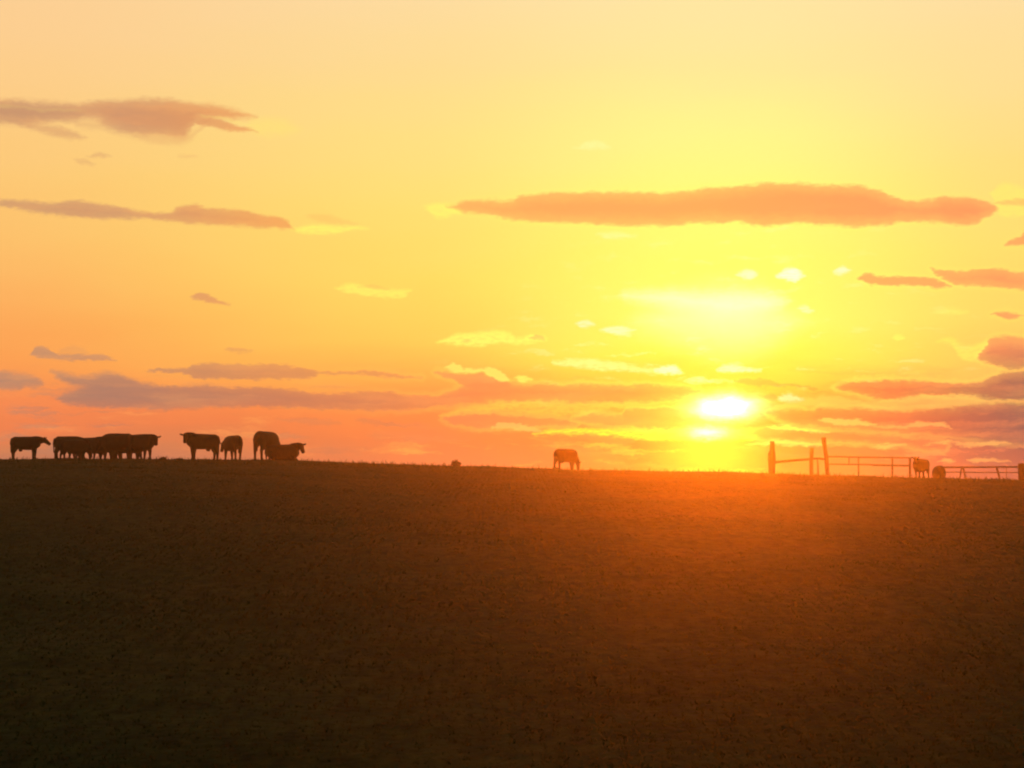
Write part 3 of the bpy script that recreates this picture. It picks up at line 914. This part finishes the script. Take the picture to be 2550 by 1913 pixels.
b3 = rooted(2038, 1187, D1 + .6)
part('stake', pole([(b3, 2.4 * R1), (pt(2037, 1160, D1 + .6), 2.2 * R1), (pt(2035, 1141, D1 + .6), 1.8 * R1)], 8), MAT_WOOD, brace)
part('rail', pole([(pt(1929, 1151.5, D1), 3.2 * R1), (pt(1975, 1147, D1), 3.1 * R1), (pt(2017, 1143.5, D1), 2.8 * R1)], 8, .004), MAT_WOOD, brace, 'sloping rail')
part('rail', pole([(pt(2024, 1142.5, D1), 2.6 * R1), (pt(2040, 1142, D1), 2.8 * R1), (pt(2053, 1144, D1), 2.6 * R1)], 8, .004), MAT_WOOD, brace, 'short rail')

D2 = 97.0
R2 = D2 / F
px0, py0 = at(2160, D2)
pipe = tag(empty('pipe_fence', (px0, py0, zt(px0, py0))), 'two-rail pipe fence running from the leaning post to the cow with its ears out', 'fence')
part('rail', pole([(pt(2060, 1137.5, D2), 1.7 * R2), (pt(2160, 1139, D2), 1.7 * R2), (pt(2267, 1140.5, D2), 1.7 * R2)], 8), MAT_PIPE, pipe)
part('rail', pole([(pt(2060, 1156, D2), 1.6 * R2), (pt(2168, 1157.5, D2), 1.6 * R2), (pt(2176, 1158.5, D2), 2.3 * R2), (pt(2267, 1160, D2), 2.3 * R2)], 8), MAT_PIPE, pipe)
part('spacer', pole([(pt(2114, 1138.5, D2), 1.4 * R2), (pt(2114, 1156.5, D2), 1.4 * R2)], 8), MAT_PIPE, pipe)
for px_, ptop, r_ in ((2138, 1136.5, 1.9), (2222, 1138, 2.3), (2266, 1139, 3.0)):
    q = rooted(px_, 1190, D2)
    part('post', pole([(q, r_ * R2), (pt(px_, 1165, D2), r_ * R2), (pt(px_, ptop, D2), r_ * R2)], 8), MAT_PIPE, pipe)

D3 = 99.0
R3 = D3 / F
px0, py0 = at(2445, D3)
panel = tag(empty('braced_fence', (px0, py0, zt(px0, py0))), 'low rail fence with slanting props between the lying cow and the stout block', 'fence')
part('rail', pole([(pt(2345, 1164, D3), 2.2 * R3), (pt(2440, 1163.5, D3), 2.1 * R3), (pt(2541, 1163, D3), 2.1 * R3)], 8), MAT_PIPE, panel)
part('rail', pole([(pt(2345, 1176, D3), 1.2 * R3), (pt(2440, 1176.5, D3), 1.2 * R3), (pt(2541, 1177, D3), 1.2 * R3)], 8), MAT_PIPE, panel)
for xa, xb, dy_, r_ in ((2396, 2388, -.25, 1.9), (2397, 2407, .25, 2.4), (2480, 2493, .25, 2.6)):
    q = rooted(xb, 1192, D3)
    part('prop', pole([(q, r_ * R3), (pt((xa * 2 + xb) / 3, 1172, D3), r_ * R3), (pt(xa, 1162, D3), r_ * R3)], 8), MAT_PIPE, panel)
q = rooted(2506, 1192, D3)
part('post', pole([(q, 1.0 * R3), (pt(2506, 1163, D3), 1.0 * R3)], 8), MAT_PIPE, panel)

# stout squared block of timber at the right end
bx, by = at(2547, 93)
bm = bmesh.new()
bmesh.ops.create_cube(bm, size=1)
bmesh.ops.scale(bm, vec=(0.42, 0.36, 1.10), verts=bm.verts)
bmesh.ops.bevel(bm, geom=list(bm.edges), offset=0.025, segments=2, affect='EDGES')
bmesh.ops.subdivide_edges(bm, edges=[e for e in bm.edges if e.calc_length() > 0.6], cuts=4, use_grid_fill=True)
for v in bm.verts:
    v.co += Vector((random.uniform(-1, 1), random.uniform(-1, 1), random.uniform(-1, 1))) * .008
me = bpy.data.meshes.new('timber_post')
bm.to_mesh(me)
bm.free()
tp = link('timber_post', me, MAT_TIMBER)
tp.location = (bx, by, zt(bx, by) + 0.40)
tag(tp, 'stout dark squared timber post at the end of the propped fence', 'post')


# ------------------------------------------------------------------ weeds on the ridge
def weed(px, dist, wid, hgt, n, label, spike=1.0):
    x, y = at(px, dist)
    root = tag(empty('weed_clump', (x, y, zt(x, y))), label, 'weeds', 'weeds on the skyline')
    lv, st = bmesh.new(), bmesh.new()
    for i in range(n):
        a, r = random.uniform(0, 6.283), wid * random.random() ** .7
        h = hgt * (1 - 0.65 * (r / wid) ** 2) * random.uniform(.6, 1.05) * spike
        bx_, by_ = math.cos(a) * r * .55, math.sin(a) * r * .55
        tx_, ty_ = math.cos(a) * r, math.sin(a) * r
        g0 = zt(x + bx_, y + by_) - root.location.z - 0.04
        loft(st, [((bx_, by_, g0), .008, .008), ((bx_ * .5 + tx_ * .5, by_ * .5 + ty_ * .5, h * .6), .006, .006), ((tx_, ty_, h), .004, .004)], 5)
        for k in range(9):
            f = random.uniform(.15, 1)
            c_ = Vector((bx_ + (tx_ - bx_) * f, by_ + (ty_ - by_) * f, h * f))
            d_ = Vector((random.uniform(-1, 1), random.uniform(-1, 1), random.uniform(-.2, .9))).normalized()
            s_ = d_.cross(Vector((random.uniform(-1, 1), random.uniform(-1, 1), random.uniform(-1, 1)))).normalized()
            L = random.uniform(.07, .15)
            vs = [lv.verts.new(c_ + e) for e in (Vector(), d_ * L * .5 + s_ * L * .2, d_ * L, d_ * L * .5 - s_ * L * .2)]
            lv.faces.new(vs)
    for nm, b_ in (('leaves', lv), ('stems', st)):
        m_ = bpy.data.meshes.new(nm)
        b_.to_mesh(m_)
        b_.free()
        link(nm, m_, MAT_WEED, root)


weed(1136, 89, .30, .36, 34, 'bushy dark weed clump alone on the skyline between the herd and the lone cow')
weed(404, 89, .2, .12, 16, 'low weed tuft on the skyline just ahead of the bunched cows')
weed(447, 89, .2, .10, 16, 'low weed tuft on the skyline in front of the raised-head cow')
weed(1382, 90, .25, .12, 18, 'low pale grass tuft at the hind feet of the lone grazing cow')

# ------------------------------------------------------------------ haze volume, added to imitate lens glare over the hill
lo, hi = float(ZZ.min()) - 1.0, max(EYE + 5.2, float(ZZ.max()) + 0.3)
hb = bmesh.new()
bmesh.ops.create_cube(hb, size=1)
bmesh.ops.scale(hb, vec=(520, 310, hi - lo), verts=hb.verts)
bmesh.ops.translate(hb, vec=(0, 100, (hi + lo) / 2), verts=hb.verts)
me = bpy.data.meshes.new('haze')
hb.to_mesh(me)
hb.free()
hm = bpy.data.materials.new('glare_haze')
hm.use_nodes = True
nt = hm.node_tree
nt.nodes.clear()
pv = nt.nodes.new('ShaderNodeVolumePrincipled')
pv.inputs['Color'].default_value = (0.95, 0.90, 0.70, 1)
pv.inputs['Density'].default_value = HAZE_DENSITY
pv.inputs['Anisotropy'].default_value = HAZE_G
mo = nt.nodes.new('ShaderNodeOutputMaterial')
nt.links.new(pv.outputs[0], mo.inputs['Volume'])
haze = link('haze', me, hm)
tag(haze, 'thin added haze imitating orange lens glare over the pasture', 'haze', kind='stuff')
